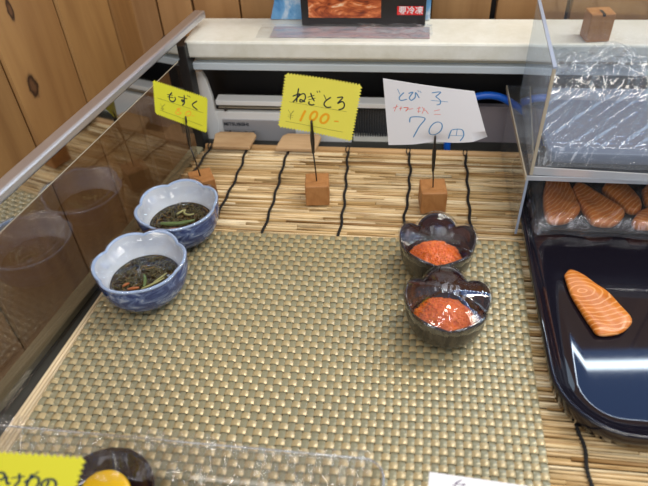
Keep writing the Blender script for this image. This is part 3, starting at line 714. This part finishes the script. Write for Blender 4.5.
# film over the salmon
def sfilm(u, v):
    x = .1285+.245*u; y = .462+.112*v; e = min(1, v/.07); eu = min(1, u/.10)
    z = ZT+.0018+.0165*(e**.6)*(eu**.6)+.0011*math.sin((x*1.2-y)*260)*e*eu+.0016*(hashn(x*160, y*160, 3)-.5)*e*eu+.0022*ridge((x-.9*y)*70+hashn(x*20, y*20, 4), .3)*e*hashn(x*30, y*30, 8)+.003*ridge(math.atan2(y-.455, x-.115)*9, .4)*max(0, 1-u*4)*e
    return (x+.002*math.sin(y*210), y+.0016*math.sin(x*130), z)
props(build('cling_film', *gridvf(240, 120, sfilm), clear('wrinkled_film_over_salmon', (.96, .95, .95), .06, .07, 1.4, (.95, .95, 1), bumpscale=80, bs=.6, haze=.08)), 'wrinkled cling film covering the row of salmon slices in the black tray', 'cling film')

# acrylic riser: a side leg and a deck
ar = thing('acrylic_riser', (0, 0, 0), 'clear acrylic bridge shelf standing over the back of the black tray', 'acrylic shelf')
box('side_leg', .1130, .1150, .467, .612, .0060, .0700, M['acrylic'], ar, 0)
box('leg_front_edge', .1129, .1151, .4655, .4669, .0060, .0700, M['acedgeblue'], ar, 0)
box('deck', .1130, .43, .467, .640, .0702, .0745, M['acrylic'], ar, 0)
box('deck_front_edge', .1130, .43, .4655, .4669, .0702, .0745, mat('frosted_acrylic_edge', (.60, .63, .68), .25, Transmission_Weight=.35), ar, 0)
box('deck_left_edge', .1118, .1129, .4655, .640, .0702, .0745, M['acedge'], ar, 0)
# clear box standing on it
bx = thing('acrylic_box', (.1160, .4680, .0750), 'tall clear open-topped acrylic box standing on the acrylic shelf, full of film', 'acrylic box', rz=-math.radians(3))
box('side_wall', 0, .002, .0016, .150, 0, .102, M['acpane'], bx, 0)
box('back_wall', 0, .30, .1501, .152, 0, .102, M['acrylic'], bx, 0)
box('front_lip', 0, .30, 0, .0016, 0, .0075, clear('frosted_lip', (.9, .93, .97), .15, .06, 1.5, haze=.45), bx, 0)
box('base', .0021, .30, .0017, .150, 0, .002, M['acrylic'], bx, 0)
box('front_left_edge', -.0006, .0020, -.0008, .0014, .0, .102, M['acedge'], bx, 0)
box('top_edge', -.0006, .0024, -.0008, .152, .1021, .1038, M['acedgeblue'], bx, 0)
# grey blue tray inside it under crumpled film
m = mat('blue_grey_plastic', (.13, .16, .23), .25)
t2 = thing('food_tray', (0, 0, .0775), 'blue-grey plastic tray under crumpled film inside the clear acrylic box', 'tray')
V, Fc = tray_mesh(.131, .40, .4815, .606, .010, [(.004, 0), (.002, .001), (0, .012), (.001, .013), (.003, .012), (.006, .003), (.008, .0022)])
build('tray_body', V, Fc, m, t2, True)
def cfilm(u, v):
    x = .1235+.25*u; y = .4745+.130*v
    z = .0950+.012*v**2+.020*max(0, v-.72)/.28*(.5+hashn(x*60, v*2, 5))
    if v < .06: z = .0785+.0165*(v/.06)
    if u < .04: z -= .010*(1-u/.04)
    k = min(1, v*7)*(1 if v < .75 else max(.3, 1-(v-.75)*4))
    w = x*.80-y*.75+.004*hashn(x*14, y*14, 2); al = x*.75+y*.8; w2 = x*.93-y*.45+.006*hashn(x*16, y*20, 6); w3 = x*.3-y+.006*hashn(x*20, y*14, 9)
    z += (.0023*ridge(w*88, .50)*min(1, max(0, hashn(w*88//1*7.3, al*14, 21)*2.6-.7))+.0018*ridge(w2*110+.3, .45)*min(1, max(0, hashn(w2*110//1*5.1, al*18, 22)*2.4-.8))+.0012*ridge(w3*60, .3)*max(0, hashn(x*18+4, y*30, 23)-.4))*k
    z += .0012*(hashn(x*45, y*45, 31)-.5)*k+.0016*ridge(v*16+.6*hashn(x*30, 0, 3), .5)*max(0, 1-v*5)
    z += .003*ridge(x*190+1.5*hashn(x*10, y*30, 3), .5)*max(0, 1-u/.09)*min(1, v*6)
    am = .005*max(0, v-.66)
    z += am*3*(1-2*abs(2*hashn(x*105, y*105, 7)-1))+am*1.5*(hashn(x*260, y*260, 9)-.5)
    k = max(0, v-.65)
    return (x+.010*k*(hashn(x*70, v*9, 11)-.5), y+.020*k*(hashn(x*85, v*8, 13)-.5), z)
props(build('cling_film', *gridvf(330, 190, cfilm), M['filmc'], smooth=True), 'crumpled cling film heaped in the clear acrylic box, catching white streaks', 'cling film')
def ofilm(u, v):   # loose bunch standing up at the back
    x = .129+.23*u; y = .594+.020*(hashn(u*26, v*6, 4)-.5)+.006*v; z = .112+(.012+.030*hashn(u*9, 0, 8)*(1 if u > .0 else 0))*v+.006*(hashn(u*50, v*7, 2)-.5)
    return (x, y, z)
props(build('cling_film', *gridvf(200, 26, ofilm), M['filmc']), 'bunched edge of cling film standing up at the back of the acrylic box', 'cling film')

# ------------------------------------------------------------ on the ledge
pk = thing('food_package', (0, 0, .1315), 'black boxed food package with an orange picture and red label, upright on the cream ledge', 'package')
m = M['packblack'] = mat('black_package_card', (.014, .011, .010), .35)
box('carton', -.1185, .0185, .6630, .6800, 0, .150, m, pk, .001)
mp = mat('orange_food_picture', rough=.35)
nn = noise(mp, coords(mp, (1, 1, 2.5)), 30, 4, .6, 2.5)
L(mp, ramp(mp, nn, [(.30, (.12, .02, .01)), (.45, (.42, .08, .02)), (.58, (.75, .22, .07)), (.68, (.95, .70, .45))]), bsdf(mp).inputs['Base Color'])
box('picture_panel', -.1100, -.0300, .6622, .6629, .0095, .10, mp, pk, 0)
a = at(397, 14.8, .6626); b = at(423.5, 6.4, .6626)
lab = box('red_label', a.x, b.x, .6620, .6629, a.z-.1315, b.z-.1315, M['red'], pk, 0)
text('label_lettering', '要冷凍', (a.x+.0014, .6618, a.z-.1315+.0020), (b.x-a.x)*.315, M['whiteprint'], lab, bold=.0001)
# magazine behind, leaning
m = M['maga'] = mat('blue_white_cover', rough=.3)
nn = noise(m, coords(m), 22, 4, .6, 1)
L(m, ramp(m, nn, [(.35, (.05, .22, .50)), (.5, (.18, .42, .70)), (.62, (.72, .78, .84))]), bsdf(m).inputs['Base Color'])
def mg(u, v, d): return (u, .6815+d+v*.04, v)
mz = thing('magazine', (0, 0, .1315), 'thin magazine with a blue and white cover standing behind the black package', 'magazine')
build('cover', *prism([(-.158, 0), (.024, 0), (.024, .16), (-.148, .16), (-.150, .06), (-.152, .02)], 0, .003, mg), M['maga'], mz, False)
# flat bundle under them in clear film
fl = thing('flat_packet', (0, 0, .1303), 'thin printed packet in clear film lying flat under the black package on the ledge', 'packet')
m = mat('printed_grey_pink_packet', rough=.4)
nn = noise(m, coords(m, (1, 4, 1)), 24, 2, .5)
L(m, ramp(m, nn, [(.40, (.40, .40, .44)), (.52, (.44, .32, .34)), (.66, (.30, .30, .36))]), bsdf(m).inputs['Base Color'])
box('printed_sheet', -.150, .0235, .6330, .6620, .0, .0009, m, fl, .0002)
def pf(u, v):
    x = -.164+.190*u; y = .6255+.037*v; return (x, y+.0015*math.sin(u*40)*(1-v), .0018+.0014*hashn(x*90, y*160, 3)+(.004*hashn(x*160, y*200, 6) if x > -.055 else .0005))
build('clear_wrap', *gridvf(140, 24, pf), M['filmc'], fl)
h = thing('card_holder', (.1915, .6375, .1303), 'empty wooden card holder block standing on the cream ledge at the right', 'card holder', 'wooden block card holders', .12)
blk = box('wooden_block', -.0120, .0120, -.010, .010, 0, .0285, M['block'], h, .001)
build('slot', *boxvf(-.0012, .0018, -.0101, .0015, .0262, .0287), M['black'], blk, False)

# ------------------------------------------------------------ front: clear tray, pickles, tags
cp = thing('clear_tray', (0, 0, .0068), 'shallow clear plastic tray with rounded corner at the bottom left of the case', 'tray')
V, Fc = tray_mesh(-.296, -.0015, .045, .197, .013, [(.008, 0), (.0045, .008), (.001, .031), (-.0005, .0325), (-.0002, .0335), (.0012, .0330), (.003, .031), (.0062, .009), (.010, .0012)])
build('tray_body', V, Fc, M['thin'], cp, True)
rim = [(x, y, .0335) for x, y in rrect(-.296, -.0015, .045, .197, .013)]; rim.append(rim[0])
build('rim_edge', *tubevf(rim, .0008, 6), clear('bright_acrylic_rim', (.85, .88, .9), .08, .35, haze=.25), cp)
def ff(u, v):
    x = -.290+.280*u; y = .165+.034*v+.003*math.sin(u*14); w = (hashn(x*110, y*110, 5)-.5); k = (hashn(x*30, y*20, 1))
    return (x, y, .0415+.003*k+.009*w*(.25+k*k)+.004*ridge(u*30+v*2+hashn(u*20, v*3, 2), .4)*k+.0015*(hashn(x*300, y*300)-.5))
props(build('cling_film', *gridvf(200, 34, ff), clear('loose_cling_film', (.985, .985, .99), .05, .01, 1.4, bumpscale=90, bs=.5, haze=.03)), 'loose wrinkled cling film along the back rim of the clear plastic tray', 'cling film')
pb = thing('pickle_bowl', (-.178, .1600, .0090), 'small round black bowl of yellow pickles at the bottom edge of the photo', 'bowl')
lathe_flower('bowl_wall', pb, [(.0005, 0, 0), (.014, 0, 0), (.027, .010, 0), (.0325, .022, 0), (.0330, .0235, 0), (.0320, .0235, 0), (.0308, .021, 0), (.022, .0115, 0), (.0005, .009, 0)], 5, 0, 0, M['lacq_in'])
M['pickle'] = mat('yellow_pickled_radish', (.80, .48, .008), .25, Subsurface_Weight=.1, Subsurface_Scale=.003)
for i, (dx, dy, dz, rr, lb) in enumerate(((.0, .004, .0135, .0165, 'upper yellow pickled radish slice in the small black bowl'), (-.004, -.008, .0110, .0150, 'lower yellow pickled radish slice in the small black bowl'))):
    o = build('pickle_slice', *gridvf(40, 9, lambda u, v: ((rr*[0, .5, .85, .97, 1, .97, .85, .5, 0][int(round(v*8))]+1e-5)*math.cos(2*PI*u)*(1+.04*math.sin(6*PI*u)), (rr*[0, .5, .85, .97, 1, .97, .85, .5, 0][int(round(v*8))]+1e-5)*math.sin(2*PI*u), [-.002, -.002, -.002, -.0012, 0, .0012, .002, .0022, .0022][int(round(v*8))]), True), M['pickle'])
    o.location = (-.180+dx, .1590+dy, .0090+dz+.002); o.rotation_euler = (.25, .1, 0); props(o, lb, 'pickle', 'yellow pickles')
Y4 = .150
c4 = [at(-30, 452, Y4), at(82.5, 459.5, Y4), at(60, 530, Y4-.022), at(-52, 522, Y4-.022)]
o, P = card('price_card', c4, M['yellow'], 'bright yellow pinked card reading つけもの, cut off at the bottom left corner', nseg=(18, 13), ztooth=.0022)
# strokes traced from the same corners
src = [(-216, 14), (594, 68), (432, 576), (-374, 518)]
ink = [[(-20, 165), (20, 158), (42, 175), (34, 198), (2, 214)], [(62, 185), (52, 215), (66, 240), (80, 228)], [(90, 197), (186, 184)], [(146, 164), (146, 215), (106, 262)],
       [(236, 168), (220, 205), (200, 250), (214, 285), (262, 290)], [(180, 230), (228, 200), (264, 188), (287, 206), (282, 240), (262, 268)], [(218, 196), (286, 150)],
       [(358, 214), (338, 262), (312, 268), (305, 240), (335, 210), (380, 207), (408, 232), (395, 285), (370, 300)]]
write(o, 'handwriting', P, src, ink, mat('blue_black_marker', (.008, .03, .06), .5), .0017)
Y5 = .196
c5 = [at(429.5, 471.8, Y5), at(528, 486, Y5), at(520, 540, Y5-.028), at(424, 528, Y5-.028)]
o, P = card('price_card', c5, M['paper'], 'white card with dark pen strokes, only its top showing at the placemat front', zig=False)
src = [(62, 38), (700, 130), (648, 480), (26, 402)]
write(o, 'handwriting', P, src, [[(276, 92), (258, 102), (232, 114)], [(214, 126), (300, 119)], [(256, 104), (236, 122), (226, 140)], [(300, 119), (262, 150), (240, 180)]], M['violetink'], .0006)
